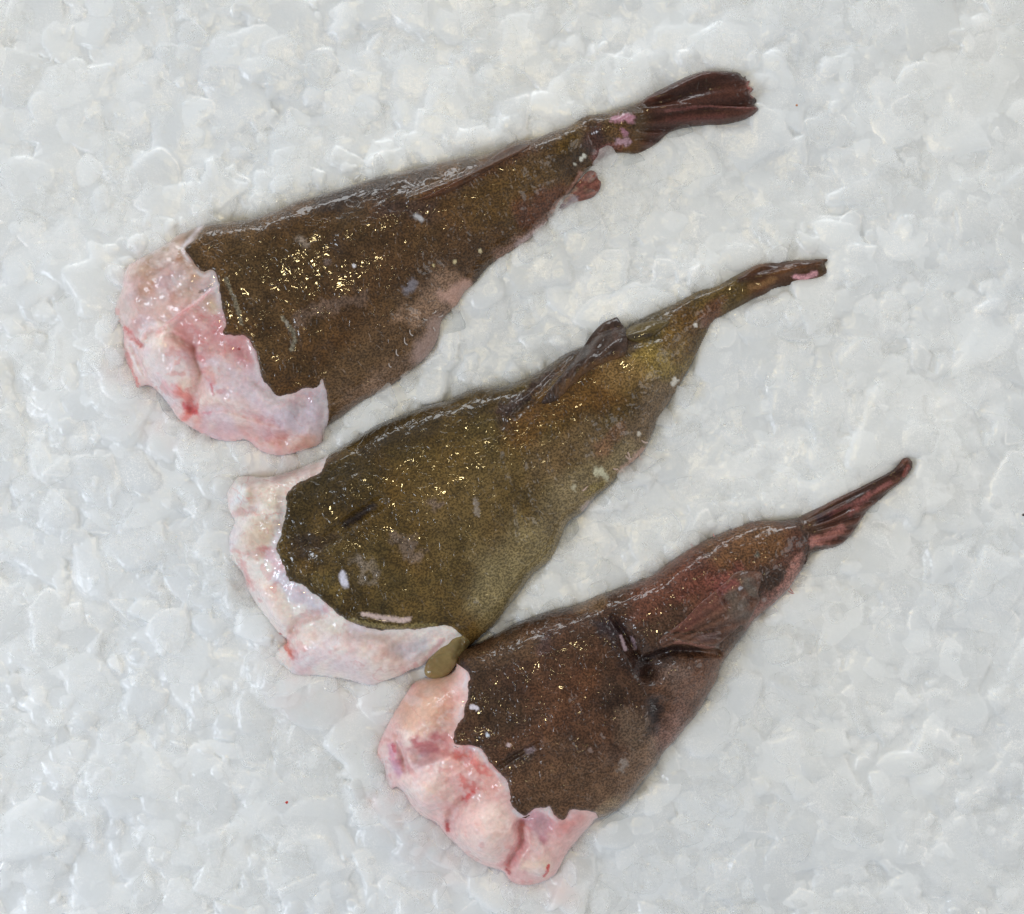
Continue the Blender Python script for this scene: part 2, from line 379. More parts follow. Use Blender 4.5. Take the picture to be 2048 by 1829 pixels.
OUT2 = [(457,1001),(455,985),(466,968),(475,956),(490,951),(530,954),(566,948),(599,937),(626,925),(648,917),(666,905),(690,890),(718,872),(755,850),(800,831),(850,813),(895,801),(910,793),(940,780),(962,774),(986,777),(1019,769),
 (1062,751),(1098,730),(1128,709),(1173,691),(1195,672),(1225,660),(1252,655),(1273,641),(1303,627),(1340,612),(1376,593),(1398,582),(1431,574),(1450,563),(1475,549),(1497,538),(1519,528),(1552,526),(1585,521),(1618,520),(1656,517),(1656,524),(1649,529),(1656,543),
 (1640,556),(1612,567),(1585,571),(1549,578),(1530,589),(1508,598),(1488,609),(1464,622),(1442,634),(1422,648),(1412,670),(1401,692),(1390,714),(1378,738),(1359,769),(1340,802),(1318,835),(1303,872),(1288,902),(1267,923),(1240,948),(1219,972),(1185,999),
 (1167,1023),(1137,1044),(1125,1068),(1116,1093),(1101,1120),(1068,1147),(1045,1176),(1015,1216),(990,1248),(965,1270),(944,1288),(926,1300),(900,1306),(865,1316),(845,1332),(823,1339),(802,1351),(774,1360),(744,1371),(711,1363),(687,1357),(641,1351),(593,1351),(575,1339),(551,1318),(554,1300),(572,1286),(576,1278),(560,1267),
 (536,1237),(515,1209),(496,1176),(487,1146),(463,1116),(459,1085),(463,1061),(472,1042),(460,1024)]
CUT2 = [(650,800),(662,880),(654,917),(642,943),(611,960),(593,968),(575,989),(574,1016),(566,1046),(560,1076),(551,1098),(563,1119),(572,1146),(581,1163),(605,1170),(626,1188),(651,1206),(672,1225),(702,1243),(732,1256),(762,1261),(808,1259),(838,1258),(868,1253),(890,1250),(908,1256),(918,1268),(926,1280),(930,1320),(1000,1500),(1900,1400),(1900,300),(600,300)]
FIN2 = [(1470,450),(1462,545),(1478,585),(1475,680),(1800,680),(1800,450)]

OUT3 = [(911,1334),(914,1318),(920,1302),(954,1287),(987,1270),(1032,1246),(1065,1232),(1105,1218),(1150,1209),(1194,1190),(1232,1177),(1282,1159),(1304,1148),(1342,1121),(1386,1091),(1425,1074),(1469,1055),(1513,1041),(1557,1041),(1590,1037),(1604,1031),
 (1635,1016),(1673,996),(1710,979),(1747,961),(1779,944),(1796,929),(1804,917),(1816,915),(1826,929),(1818,946),(1804,964),(1781,981),(1759,1001),(1734,1023),(1717,1048),(1700,1073),(1678,1092),(1648,1100),(1628,1103),(1618,1110),(1611,1127),(1593,1152),(1574,1179),(1544,1209),(1517,1230),
 (1500,1248),(1488,1266),(1477,1280),(1460,1303),(1441,1330),(1433,1357),(1414,1390),(1392,1429),(1370,1453),(1348,1481),(1329,1500),(1305,1535),(1280,1566),(1256,1597),(1229,1622),(1204,1632),(1192,1634),(1183,1645),(1162,1669),(1135,1702),(1114,1742),(1090,1760),(1047,1770),(1020,1760),(1005,1739),
 (972,1730),(942,1714),(917,1690),(893,1669),(875,1645),(845,1630),(821,1606),(810,1585),(796,1572),(784,1578),(772,1557),(769,1530),(757,1518),(754,1500),(763,1473),(775,1449),(790,1421),(809,1391),(830,1364),(863,1354),(890,1350),(905,1342)]
CUT3 = [(870,1230),(906,1300),(914,1330),(928,1336),(940,1352),(936,1376),(932,1409),(926,1436),(911,1458),(908,1479),(917,1491),(948,1491),(972,1509),(981,1527),(1002,1548),(1017,1572),(1020,1600),(1029,1618),(1050,1630),(1071,1618),(1099,1616),(1108,1630),(1123,1642),(1135,1636),(1141,1621),(1168,1621),(1183,1624),(1195,1634),(1220,1700),(2000,1700),(2000,850),(870,850)]
FIN3 = [(1590,950),(1606,1030),(1625,1060),(1618,1110),(1640,1160),(1950,1100),(1950,850)]

# ------------------------------------------------------------------ one fish
def fish_grid(OUTP, kz, h=2.0, seed=1, skew=.3):
    P = smooth_poly(OUTP, 3)
    u, ux, uy, uh = inflate(P)
    x0, y0 = P.min(0) - 8; x1, y1 = P.max(0) + 8
    X, Y = np.meshgrid(np.arange(x0, x1, h), np.arange(y0, y1, h))
    d = sdf(X, Y, P)
    z0 = kz * np.sqrt(2 * np.maximum(resample(u, ux, uy, uh, X, Y), 0))
    tip = int(np.argmax(np.array(OUTP)[:, 0])); up = np.array(OUTP[2:tip - 1:2], float); lowr = np.array(OUTP[tip + 1::2], float)
    dU = pdist(X, Y, up); dL = pdist(X, Y, lowr); t = (dL - dU) / (dL + dU + 1e-6)
    t = blur(t, 30)
    z0 = z0 * (1 + skew * t) * (1 + .12 * (1 - t * t))
    z0 = 150 * (1 - np.exp(-z0 / 125))
    qx = CX + (X - CX) * HP / (HP - z0); qy = CY + (Y - CY) * HP / (HP - z0)
    return P, X, Y, d, z0, qx, qy

def rays(qx, qy, o, f, seed=0):
    th = np.arctan2(qy - o[1], qx - o[0])
    return np.sin(th * f + 1.3 * fbm(qx, qy, 90, 2, seed))

fishes = []
def make_fish(OUTP, CUT, FINP, kz, base_rgb, sculpt, colour, flesh_rgb, flesh_col, flesh_sculpt, fin_origin, fin_rgb, fin_paint, loc_px, label, seed, finflat=.62, rayf=46, skew=.3):
    P, X, Y, d, z0, qx, qy = fish_grid(OUTP, kz, 2.0, seed, skew)
    Z = z0.copy()
    fade = sstep(0, 30, d)
    Z += fade * (3.2 * fbm(qx, qy, 70, 3, seed) + 1.3 * fbm(qx, qy, 20, 3, seed + 3))
    sf = sdf(qx, qy, smooth_poly(FINP, 2))
    inf = sstep(-14, 26, sf)
    # flatten the fan and give it rays
    Z = Z * (1 - inf * (1 - finflat)) + inf * 7 * sstep(0, 8, d)
    Z += inf * sstep(0, 7, d) * 3.2 * rays(qx, qy, fin_origin, rayf, seed)
    for s_ in sculpt: bump(Z, qx, qy, *s_)
    ua = qx * .89 - qy * .45; va = qx * .45 + qy * .89          # along and across the body
    slack = sstep(-.15, .45, fbm(qx, qy, 150, 2, seed + 70))
    Z += fade * slack * (3.4 * fbm(ua / 5, va, 15, 3, seed + 71) + 1.4 * fbm(ua, va / 3, 9, 2, seed + 72))
    root = bpy.data.objects.new('monkfish_tail', None); sc.collection.objects.link(root)
    ox, oy = (loc_px[0] - CX) * S, (CY - loc_px[1]) * S
    root.location = (ox, oy, 0)
    props(root, label, 'fish')
    org = (ox, oy)
    cut = smooth_poly(CUT[:-3], 3, False); cut = np.concatenate([cut, np.array(CUT[-3:], float)])
    ds = sdf(qx, qy, cut) + 3.0 * fbm(qx, qy, 14, 3, seed + 20) + 1.2 * fbm(qx, qy, 5, 2, seed + 21)
    # --- flesh
    Zf = Z.copy()
    mf = sstep(16, -6, ds) if False else 1 - sstep(-6, 20, ds)
    tmp = np.zeros_like(Z)
    for s_ in flesh_sculpt: bump(tmp, qx, qy, s_[0], s_[1], s_[2] * (1.6 if s_[2] > 0 else 1.5))
    tmp += 4.2 * fbm(qx, qy, 46, 4, seed + 9) + 2.2 * fbm(qx, qy, 15, 3, seed + 8) + 2.0 * fbm(qx * .6 - qy * .8, qx * .2 + qy * .15, 12, 2, seed + 6) + 3.5 * fbm(qx + .6 * qy, qy * .5, 26, 2, seed + 7)
    Zf += tmp * (.12 + .88 * sstep(0, -22, ds) if False else (1 - .85 * sstep(-24, 0, ds))) * fade
    Cf = np.broadcast_to(lin(*flesh_rgb), X.shape + (3,)).copy()
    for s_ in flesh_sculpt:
        if s_[2] > 9: paint(Cf, qx, qy, s_[0], s_[1] * .8, (242, 226, 216), .55)  # raised lobes painted lighter, as if catching light
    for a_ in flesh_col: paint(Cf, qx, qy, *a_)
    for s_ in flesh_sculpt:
        if s_[2] < -5: paint(Cf, qx, qy, s_[0], s_[1] * .9, (208, 138, 140), .32, .9)  # creases painted pink-red: tissue tone plus shading for volume
    bl = fbm(qx, qy, 22, 4, seed + 30)[..., None]
    lv = (sstep(0, .5, fbm(qx, qy, 75, 3, seed + 31)) * .4)[..., None]; Cf = Cf * (1 - lv) + lin(212, 204, 222) * lv
    Cf *= 1 + .07 * bl * np.array([.4, 1.2, 1.1])
    vn = np.exp(-(np.abs(fbm(qx, qy, 46, 4, seed + 33)) / .022) ** 2) * sstep(-.1, .5, fbm(qx, qy, 120, 2, seed + 34))
    vn += .7 * np.exp(-(np.abs(fbm(qx * .7 + qy * .5, qy, 22, 3, seed + 35)) / .03) ** 2) * sstep(.1, .6, fbm(qx, qy, 90, 2, seed + 36))
    vn = (np.clip(vn, 0, 1) * .38)[..., None]; Cf = Cf * (1 - vn) + lin(200, 96, 98) * vn
    ft = (sstep(.15, .6, fbm(qx, qy, 30, 4, seed + 37)) * .35)[..., None]; Cf = Cf * (1 - ft) + lin(240, 222, 216) * ft
    rd = (sstep(.1, .7, fbm(qx, qy, 60, 4, seed + 38)) * .2)[..., None]; Cf = Cf * (1 - rd) + lin(214, 140, 138) * rd
    fb = fbm(ua / 6, va, 7, 4, seed + 78); fp = sstep(-.2, .4, fbm(qx, qy, 70, 2, seed + 79))
    Cf *= 1 + (.12 * fb * fp + .04 * fbm(qx, qy, 7, 3, seed + 80))[..., None] * np.array([.45, 1.1, 1.0])
    fw = (sstep(.22, .34, fbm(qx, qy, 26, 5, seed + 81)) * .25)[..., None]; Cf = Cf * (1 - fw) + lin(236, 222, 226) * fw
    fr = (sstep(.26, .36, fbm(qx, qy, 20, 5, seed + 82)) * sstep(0, .4, fbm(qx, qy, 80, 2, seed + 83)) * .3)[..., None]; Cf = Cf * (1 - fr) + lin(206, 104, 104) * fr
    wr = (np.exp(-((ds + 6) / 4.5) ** 2) * sstep(-.25, .5, fbm(qx, qy, 40, 2, seed + 77)) * .75)[..., None]
    Cf = Cf * (1 - wr) + lin(226, 218, 226) * wr
    df = np.minimum(d, 22 - ds)
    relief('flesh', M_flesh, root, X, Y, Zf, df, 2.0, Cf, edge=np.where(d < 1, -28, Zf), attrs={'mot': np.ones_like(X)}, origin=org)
    # --- skin
    lip = 10.0 * (sstep(-3.5, 3.5, ds) - .5) - 3.5 * sstep(8, 60, ds) + 1.2 * np.exp(-((ds - 7) / 5) ** 2)
    Zs = Z + lip * sstep(0, 12, d)
    C = np.broadcast_to(lin(*base_rgb), X.shape + (3,)).copy()
    mot = np.ones_like(X)
    C *= np.clip(1 + .55 * fbm(qx, qy, 130, 5, seed + 40) + .5 * fbm(qx, qy, 30, 5, seed + 43), .35, 2.2)[..., None]
    C *= 1 + .16 * fbm(qx, qy, 60, 3, seed + 41)[..., None] * np.array([1.0, .1, -.8])
    for a_ in colour + fin_paint:
        paint(C, qx, qy, *a_)
        if a_[4 - 1] > .8:
            pass
    for a_ in colour + fin_paint:
        if sum(a_[2]) > 420:
            mm = np.zeros(X.shape + (3,)); paint(mm, qx, qy, a_[0], a_[1], (255, 255, 255), a_[3]); mot -= mm[..., 0] * .8
    mot = np.clip(mot, 0, 1)
    dk = np.minimum(np.minimum(d, ds + 7), 1 - sf)
    relief('skin', M_skin, root, X, Y, Zs, dk, 2.0, C, edge=np.where(d < 1, -28, Zs), attrs={'mot': mot}, origin=org)
    # --- tail fin
    Ct = np.broadcast_to(lin(*fin_rgb), X.shape + (3,)).copy()
    Ct *= (1 + .34 * rays(qx, qy, fin_origin, rayf, seed) * sstep(20, 90, np.hypot(qx - fin_origin[0], qy - fin_origin[1])))[..., None]
    Ct *= (1 + .25 * fbm(qx, qy, 30, 3, seed + 60))[..., None]
    wb = sstep(34, 0, sf) if False else (1 - sstep(0, 42, sf))
    Ct = Ct * (1 - wb[..., None]) + C * wb[..., None]
    for a_ in fin_paint: paint(Ct, qx, qy, *a_)
    relief('tail_fin', M_fin, root, X, Y, Zs + .35, np.minimum(d, sf + 2), 2.0, Ct, edge=np.where(d < 1, -10, Zs + .35), attrs={'mot': np.ones_like(X)}, origin=org)
    F = dict(root=root, P=P, X=X, Y=Y, d=d, Z=Zs, Zf=Zf, qx=qx, qy=qy, org=org, C=C)
    fishes.append(F)
    return F

def overlay(F, name, poly, mat, thick, rgb, paints=(), ray=None, rest=8, sink=None, seed=3, shape=None, extra=()):
    """a thin fin or flap lying on the fish (and, past its edge, on the ice)"""
    P = smooth_poly(poly, 3)
    x0, y0 = P.min(0) - 14; x1, y1 = P.max(0) + 14; h = 1.6
    qx, qy = np.meshgrid(np.arange(x0, x1, h), np.arange(y0, y1, h))
    d = sdf(qx, qy, P)
    zb = np.full(qx.shape, float(rest)); X, Y = qx.copy(), qy.copy()
    for _ in range(3):
        ix, iy = F['X'][0, 0], F['Y'][0, 0]
        inside = resample(F['d'], ix, iy, 2.0, X, Y)
        zz = resample(F['Z'], ix, iy, 2.0, X, Y)
        zz = np.where((X < F['X'].min()) | (X > F['X'].max()) | (Y < F['Y'].min()) | (Y > F['Y'].max()), -99, zz)
        zz = np.where(inside > 0, zz, rest)
        zb = np.maximum(zz, rest)
        X = CX + (qx - CX) * (1 - zb / HP); Y = CY + (qy - CY) * (1 - zb / HP)
    Z = zb + thick * np.sqrt(np.clip(1 - (1 - np.clip(d / (thick * 1.6), 0, 1)) ** 2, 0, 1)) - .4
    C = np.broadcast_to(lin(*rgb), qx.shape + (3,)).copy()
    C *= (1 + .2 * fbm(qx, qy, 24, 3, seed))[..., None]
    if ray:
        o_, f_, a_ = ray
        rr = rays(qx, qy, o_, f_, seed); Z += a_ * rr * sstep(0, 5, d); C *= (1 + .25 * rr)[..., None]
    for e_ in extra: bump(Z, qx, qy, *e_)
    Z = Z + 1.0 * fbm(qx, qy, 16, 2, seed + 2) * sstep(0, 6, d)
    for a_ in paints: paint(C, qx, qy, *a_)
    return relief(name, mat, F['root'], X, Y, Z, d, h, C, edge=zb - 1.0, bottom=3.0, attrs={'mot': np.ones_like(X)}, origin=F['org'])

def skin_tags(F, pts, rgb, r=2.2):
    """small soft skin filaments standing on the flank"""
    mt = plain('skin_tag_tissue', rgb)
    for (x, y, ang, ln) in pts:
        n = 7; V = []; Fc = []
        for k in range(n):
            t = k / (n - 1); a = R(ang) + (t - .5) * 1.1
            px = x + math.cos(R(ang)) * ln * t + math.sin(t * 3.0) * ln * .18 * math.sin(R(ang)); py = y + math.sin(R(ang)) * ln * t + math.sin(t * 3.0) * ln * .18
            zz = float(resample(F['Z'], F['X'][0, 0], F['Y'][0, 0], 2.0, np.array([px]), np.array([py]))[0])
            zz = max(zz, 6) + 1.0 + 2.5 * t
            pp = (CX + (px - CX) * (1 - zz / HP), CY + (py - CY) * (1 - zz / HP))
            rr = r * (1 - .45 * t) if k < n - 1 else .4
            for q in range(8):
                b_ = q * math.pi / 4
                V.append((pp[0] - math.sin(a) * math.cos(b_) * rr, pp[1] + math.cos(a) * math.cos(b_) * rr, zz + math.sin(b_) * rr))
            if k:
                for q in range(8):
                    A = (k - 1) * 8; B = k * 8; Fc.append((A + q, A + (q + 1) % 8, B + (q + 1) % 8, B + q))
        V = np.array(V); V = np.stack([(V[:, 0] - CX) * S - F['org'][0], (CY - V[:, 1]) * S - F['org'][1], V[:, 2] * S], 1)
        link_mesh('skin_tag', V, Fc, mt, F['root'])

# ======================================================= fish 1 (top)
GR = (176, 168, 176)
f1 = make_fish(OUT1, CUT1, FIN1, .72, (88, 64, 38),
  sculpt=[([(700,470),(860,400),(1000,335),(1130,290)], 60, 9), ([(820,400),(900,370),(1000,325),(1060,300)], 14, 5), ([(830,425),(900,400),(1000,360)], 20, -5),
          ([(1170,250),(1190,290)], 26, -7), ([(1215,265),(1262,250)], 40, 8), ([(640,740),(650,700)], 26, -6), ([(580,640),(592,690)], 16, -4), ([(600,480)], 22, 3),
          ([(700,600),(820,560)], 70, 5), ([(560,740)], 40, 6), ([(880,560),(905,600)], 22, -5), ([(1290,215),(1400,212),(1510,219)], 9, 7), ([(1300,235),(1500,232)], 20, 4), ([(1300,206),(1420,180),(1490,172)], 12, -4)],
  colour=[([(480,520),(700,470)], 90, (66,50,28), .6), ([(700,560),(900,500)], 110, (80,58,38), .7), ([(980,420),(1100,360)], 80, (98,74,40), .7), ([(1050,430),(1110,400)], 40, (98,56,44), .6),
          ([(850,392),(920,365),(1010,320),(1070,296)], 17, (88,56,38), .7), ([(640,410),(760,378),(860,350)], 30, (52,40,34), .6), ([(760,410),(850,420)], 34, (62,48,48), .6),
          ([(1150,262),(1130,300)], 26, (96,72,24), .6), ([(1185,265),(1200,300)], 30, (76,48,44), .8),
          ([(700,820),(800,755),(870,690),(900,620)], 50, (150,126,112), .8), ([(700,760),(830,680)], 90, (108,84,60), .6), ([(830,620),(900,560),(930,575)], 40, (148,120,100), .75, .6), ([(880,660),(850,715)], 38, (176,152,146), .85),
          ([(900,600),(935,578)], 26, (196,160,148), .9), ([(1000,512),(1060,478),(1100,440)], 20, (140,112,100), .8), ([(1040,490),(1090,450)], 12, (190,170,172), .7), ([(1110,420),(1140,392),(1165,350)], 12, (176,136,124), .8),
          ([(598,478),(608,490)], 13, (142,128,116), .8, .2), ([(655,525)], 9, (120,104,100), .6), ([(566,636),(585,662),(590,680),(582,700)], 5, (146,144,130), .6, .5), ([(452,560),(470,600),(484,650)], 5, (132,128,112), .6, .7),
          ([(832,432),(843,441)], 7, (190,192,200), .95, .2), ([(708,532)], 4, (225,225,235), .95, .2), ([(827,568),(815,578)], 13, (140,138,150), .7, .5), ([(600,640),(660,610),(720,600)], 20, (126,106,96), .45, .9),
          ([(960,503)], 5, (210,196,160), .95, .2), ([(910,523)], 5, (214,200,160), .95, .2), ([(867,532)], 4, (210,196,150), .9, .2), ([(1162,319),(1168,312)], 5, (214,214,205), .95, .2), ([(1150,330)], 4, (200,200,190), .8, .2),
          ([(1195,318),(1215,300),(1240,290)], 16, (130,84,84), .7), ([(1105,260),(1060,320)], 30, (90,70,54), .4)],
  flesh_rgb=(226,198,196),
  flesh_col=[([(290,545),(350,525),(410,560)], 66, (186,154,136), .92), ([(310,512),(360,485),(410,470)], 38, (150,122,98), .85), ([(380,470),(430,450)], 20, (112,90,66), .8), ([(275,590),(300,575)], 24, (176,142,112), .7), ([(300,640),(330,600)], 40, (204,160,150), .8), ([(250,590),(240,640)], 26, (214,196,190), .8),
             ([(330,652),(400,600),(432,566)], 7, (232,196,196), .9), ([(325,655),(405,600),(435,570)], 3, (190,110,110), .5), ([(400,585),(436,566)], 3.5, (110,84,60), .8),
             ([(390,680),(440,650)], 55, (204,142,142), .85), ([(430,640),(500,700)], 45, (206,158,160), .8), ([(430,615)], 22, (206,182,160), .8), ([(480,700),(500,730)], 30, (196,140,146), .7, .6),
             ([(320,700),(350,770)], 42, (240,222,206), .9), ([(290,700),(270,720)], 20, (238,206,200), .9), ([(262,690),(275,735),(330,790)], 10, (242,232,232), .9),
             ([(330,660),(300,650),(280,670)], 14, (240,222,220), .9), ([(250,655),(270,680),(282,690)], 7, (206,96,92), .8, .6), ([(330,655),(320,665)], 8, (190,100,96), .7),
             ([(262,745),(275,770)], 6, (220,80,70), .8, .6), ([(255,710),(262,735)], 5, (214,110,100), .6, .6), ([(330,775),(370,790),(385,815),(370,835)], 16, (226,130,122), .85, .7), ([(372,815),(400,830),(420,825)], 9, (204,86,96), .8, .6),
             ([(400,820),(450,820),(560,850)], 7, (240,222,224), .8), ([(400,850),(470,870),(560,870)], 24, (232,184,176), .8, .5), ([(450,750),(540,800),(620,830)], 60, (214,200,212), .85), ([(560,880),(620,890)], 26, (206,160,146), .8),
             ([(590,820),(640,800)], 24, (190,186,196), .7), ([(410,740),(430,760)], 14, (206,130,124), .7, .6), ([(477,698)], 4, (150,40,50), .9, .3), ([(430,790),(425,770)], 3, (200,110,120), .7), ([(375,530)], 20, (170,146,140), .4)],
  flesh_sculpt=[([(325,700),(350,765)], 62, 22), ([(300,545),(390,530)], 60, 8), ([(335,652),(400,605),(440,570)], 9, 5), ([(300,660),(285,680)], 14, 8), ([(345,675),(380,700),(400,760),(385,810)], 16, -9), ([(390,680),(470,690)], 40, -8),
                ([(380,820),(450,815),(560,850)], 12, -7), ([(430,790),(560,820)], 60, 12), ([(262,690),(300,770)], 9, -6), ([(250,670),(285,690)], 9, -6), ([(400,860),(560,880)], 26, -8), ([(600,800)], 30, -8), ([(545,775),(620,785)], 14, -5)],
  fin_origin=(1130,262), fin_rgb=(72,44,36),
  fin_paint=[([(1232,240),(1250,236),(1262,240)], 11, (178,128,146), .85, .6), ([(1245,262),(1252,270)], 7, (170,122,142), .8, .7), ([(1235,283),(1255,284)], 8, (184,150,164), .8, .7), ([(1330,222),(1420,212),(1510,219)], 3, (122,78,74), .7, .3),
             ([(1330,190),(1420,170)], 22, (46,30,26), .6), ([(1497,168),(1505,190)], 7, (150,70,62), .7), ([(1340,240),(1440,236)], 12, (92,54,50), .6)],
  loc_px=(780, 560), label='uppermost fish tail on the ice, brown with a widely fanned dark fin', seed=11, skew=.5)
overlay(f1, 'anal_fin', [(1116,423),(1128,400),(1141,386),(1157,364),(1171,347),(1182,341),(1193,346),(1196,358),(1202,365),(1199,380),(1187,394),(1168,401),(1150,406)], M_fin, 4, (126,80,70),
        paints=[([(1120,415),(1150,398)], 9, (120,110,124), .7), ([(1130,395),(1150,375)], 9, (168,148,130), .6)], ray=((1120,410), 34, .9), rest=14, seed=5)
overlay(f1, 'dorsal_fin', [(832,402),(870,384),(920,358),(965,330),(1000,303),(1030,290),(1062,290),(1040,306),(1010,322),(960,352),(915,378),(868,396)], M_fin, 5, (80,54,38),
        paints=[([(850,394),(920,362)], 8, (96,60,42), .6)], ray=((790,425), 120, .9), rest=8, seed=6)
skin_tags(f1, [(815,690,250,16),(826,672,245,14),(797,712,255,14),(866,655,60,9),(886,630,160,10),(855,640,200,9),(783,735,240,10),(872,622,150,9),(1088,452,300,10)], (190,180,176), 1.5)

# ======================================================= fish 2 (middle)
f2 = make_fish(OUT2, CUT2, FIN2, .70, (86,69,37),
  sculpt=[([(1240,690),(1180,720),(1100,775),(1020,835)], 26, 10), ([(1010,842),(1060,815)], 26, -9), ([(1170,700),(1100,762),(1030,832)], 12, -8), ([(640,1090),(700,1045),(760,1005)], 22, -12), ([(690,1045),(730,1022)], 12, -6),
          ([(640,1100),(700,1110)], 30, 6), ([(700,980),(760,960)], 50, 6), ([(860,1010),(960,930)], 70, 7), ([(560,1100),(620,1085)], 20, -6), ([(720,1240),(840,1252),(910,1262)], 16, 7), ([(960,1180),(1010,1120)], 50, -7), ([(1240,960),(1180,1000)], 20, 5),
          ([(1310,700),(1290,780)], 60, 6), ([(1250,690),(1330,670)], 18, -6), ([(1480,560),(1640,530)], 10, 5), ([(1035,1010),(1040,1070)], 10, -3)],
  colour=[([(600,1010),(700,960)], 80, (56,44,22), .7), ([(760,870),(900,840),(1000,800)], 44, (62,48,26), .7), ([(900,930),(780,1040)], 110, (88,68,32), .5), ([(1000,830),(1080,770),(1180,680)], 20, (58,42,42), .8), ([(1020,840),(1060,815)], 28, (46,32,30), .7),  # last two strokes: shade of the dorsal crease painted into the colour
          ([(1050,860),(1150,800),(1250,740)], 60, (104,72,34), .7), ([(1290,740),(1330,700)], 60, (148,126,68), .8), ([(1220,740),(1290,760)], 46, (140,112,70), .6), ([(1380,640),(1350,690)], 36, (100,70,34), .7), ([(1340,790),(1270,880)], 60, (118,98,76), .8),
          ([(1050,1110),(1150,1000),(1230,930)], 80, (140,124,92), .85), ([(980,1190),(1070,1090)], 86, (140,126,90), .9), ([(900,1060),(1000,1000)], 110, (112,92,56), .7), ([(1100,930),(1180,880)], 60, (120,98,70), .6), ([(1195,943),(1210,952)], 12, (206,204,178), .9, .6),
          ([(1146,978)], 9, (200,194,170), .8, .5), ([(1205,968),(1180,985)], 12, (140,124,74), .7), ([(1278,868)], 5, (216,210,200), .9), ([(1346,768),(1352,760)], 6, (220,216,208), .9), ([(1391,652)], 5, (225,222,216), .95, .2), ([(1410,640),(1402,650)], 7, (160,140,126), .6, .8),
          ([(1290,900),(1262,925),(1240,944)], 10, (196,160,146), .85, .5), ([(1190,1000),(1165,1018)], 9, (190,172,170), .7), ([(1440,610),(1410,640)], 20, (112,72,54), .7),
          ([(686,1148),(688,1160),(691,1170)], 9, (214,214,232), .98, .15), ([(730,1135),(745,1150)], 22, (128,116,104), .7, .9), ([(800,1080),(830,1110)], 24, (122,106,98), .6, .9), ([(870,1010)], 16, (130,112,104), .6, .9), ([(950,1000),(955,1030)], 6, (150,140,132), .7, .6), ([(720,1120)], 10, (140,128,118), .6, .9),
          ([(690,1050),(745,1012)], 10, (40,36,42), .8), ([(600,1095),(650,1080)], 26, (52,38,34), .6), ([(728,1228),(760,1234),(800,1240),(818,1238)], 7, (196,176,174), .95, .25), ([(700,1240),(780,1256),(870,1250)], 6, (150,136,90), .6),  # first two strokes darken the groove with painted shade
          ([(640,1160),(680,1190)], 20, (110,92,50), .5), ([(1260,700),(1240,660)], 24, (60,48,46), .7), ([(1130,720),(1070,752)], 14, (84,70,48), .5), ([(1240,860),(1200,900)], 20, (134,96,74), .5)],
  flesh_rgb=(236,228,224),
  flesh_col=[([(500,1000),(560,1000)], 40, (206,190,174), .8), ([(480,985),(475,1005)], 22, (232,234,236), .95), ([(640,940),(560,955)], 20, (184,160,152), .8), ([(500,1090),(530,1050)], 44, (206,184,162), .8), ([(560,1000),(560,1060)], 12, (176,158,156), .6),
             ([(520,1100),(550,1098)], 8, (204,140,134), .8, .6), ([(540,1115),(565,1140)], 18, (224,190,200), .8), ([(484,1125),(498,1160)], 8, (214,140,138), .6, .7), ([(560,1160),(640,1215)], 26, (206,200,216), .8), ([(530,1180),(560,1250)], 40, (240,222,216), .8),
             ([(600,1300),(700,1320),(760,1350)], 50, (238,220,214), .8), ([(700,1260),(800,1290)], 34, (214,188,184), .7), ([(570,1285),(575,1300),(585,1315)], 8, (216,120,100), .85, .6), ([(552,1272),(560,1268)], 4, (196,70,70), .8), ([(800,1300),(850,1290)], 30, (196,190,200), .8),
             ([(720,1170)], 14, (200,150,150), .5), ([(760,1310)], 22, (220,180,170), .6), ([(880,1285),(850,1330)], 10, (206,150,160), .6), ([(620,1345),(580,1330)], 14, (232,200,190), .6)],
  flesh_sculpt=[([(485,985)], 30, 10), ([(500,1080),(540,1020)], 40, 8), ([(575,1278),(600,1240),(650,1225)], 14, -9), ([(575,1285),(590,1310)], 12, -7), ([(530,1180),(560,1240)], 34, 14), ([(620,1300),(760,1310)], 50, 16), ([(500,1110),(560,1100)], 14, -6), ([(700,1225),(800,1262)], 22, -5), ([(470,1030),(510,1020)], 12, -6), ([(800,1330),(880,1280)], 12, 4)],
  fin_origin=(1180,760), fin_rgb=(86,56,34),
  fin_paint=[([(1590,553),(1610,556),(1630,548)], 8, (214,160,170), .95, .25), ([(1500,575),(1550,560)], 9, (136,104,70), .6), ([(1480,560),(1560,530),(1640,522)], 9, (66,42,32), .7), ([(1640,540)], 12, (76,60,34), .6)],
  loc_px=(960, 1000), label='middle fish tail, olive brown, with a pale pink patch near its fin tip', seed=23, rayf=60)
overlay(f2, 'dorsal_fin', [(1082,806),(1108,768),(1138,730),(1164,698),(1184,668),(1205,647),(1222,639),(1234,635),(1243,648),(1253,662),(1257,690),(1248,714),(1216,724),(1182,740),(1150,766),(1112,802)], M_fin, 6, (66,50,42),
        paints=[([(1120,785),(1170,742),(1245,715)], 16, (100,72,46), .85), ([(1225,660),(1235,680)], 9, (84,62,54), .5)], ray=((1110,850), 44, 1.5), rest=22, seed=8, extra=[([(1195,680),(1238,650)], 20, 8)])
overlay(f2, 'dorsal_fin', [(1252,660),(1275,648),(1300,642),(1325,640),(1340,645),(1322,662),(1300,676),(1272,684),(1254,678)], M_fin, 6, (94,80,48), paints=[([(1260,675),(1300,670)], 7, (50,46,48), .7)], rest=16, seed=9)
overlay(f2, 'belly_flap', [(940,1286),(926,1272),(905,1276),(885,1290),(864,1310),(851,1330),(849,1348),(860,1357),(878,1357),(897,1350),(913,1328),(926,1306)], M_flesh, 13, (142,124,84),
        paints=[([(930,1285),(915,1310)], 14, (92,76,44), .7)], rest=22, seed=10)
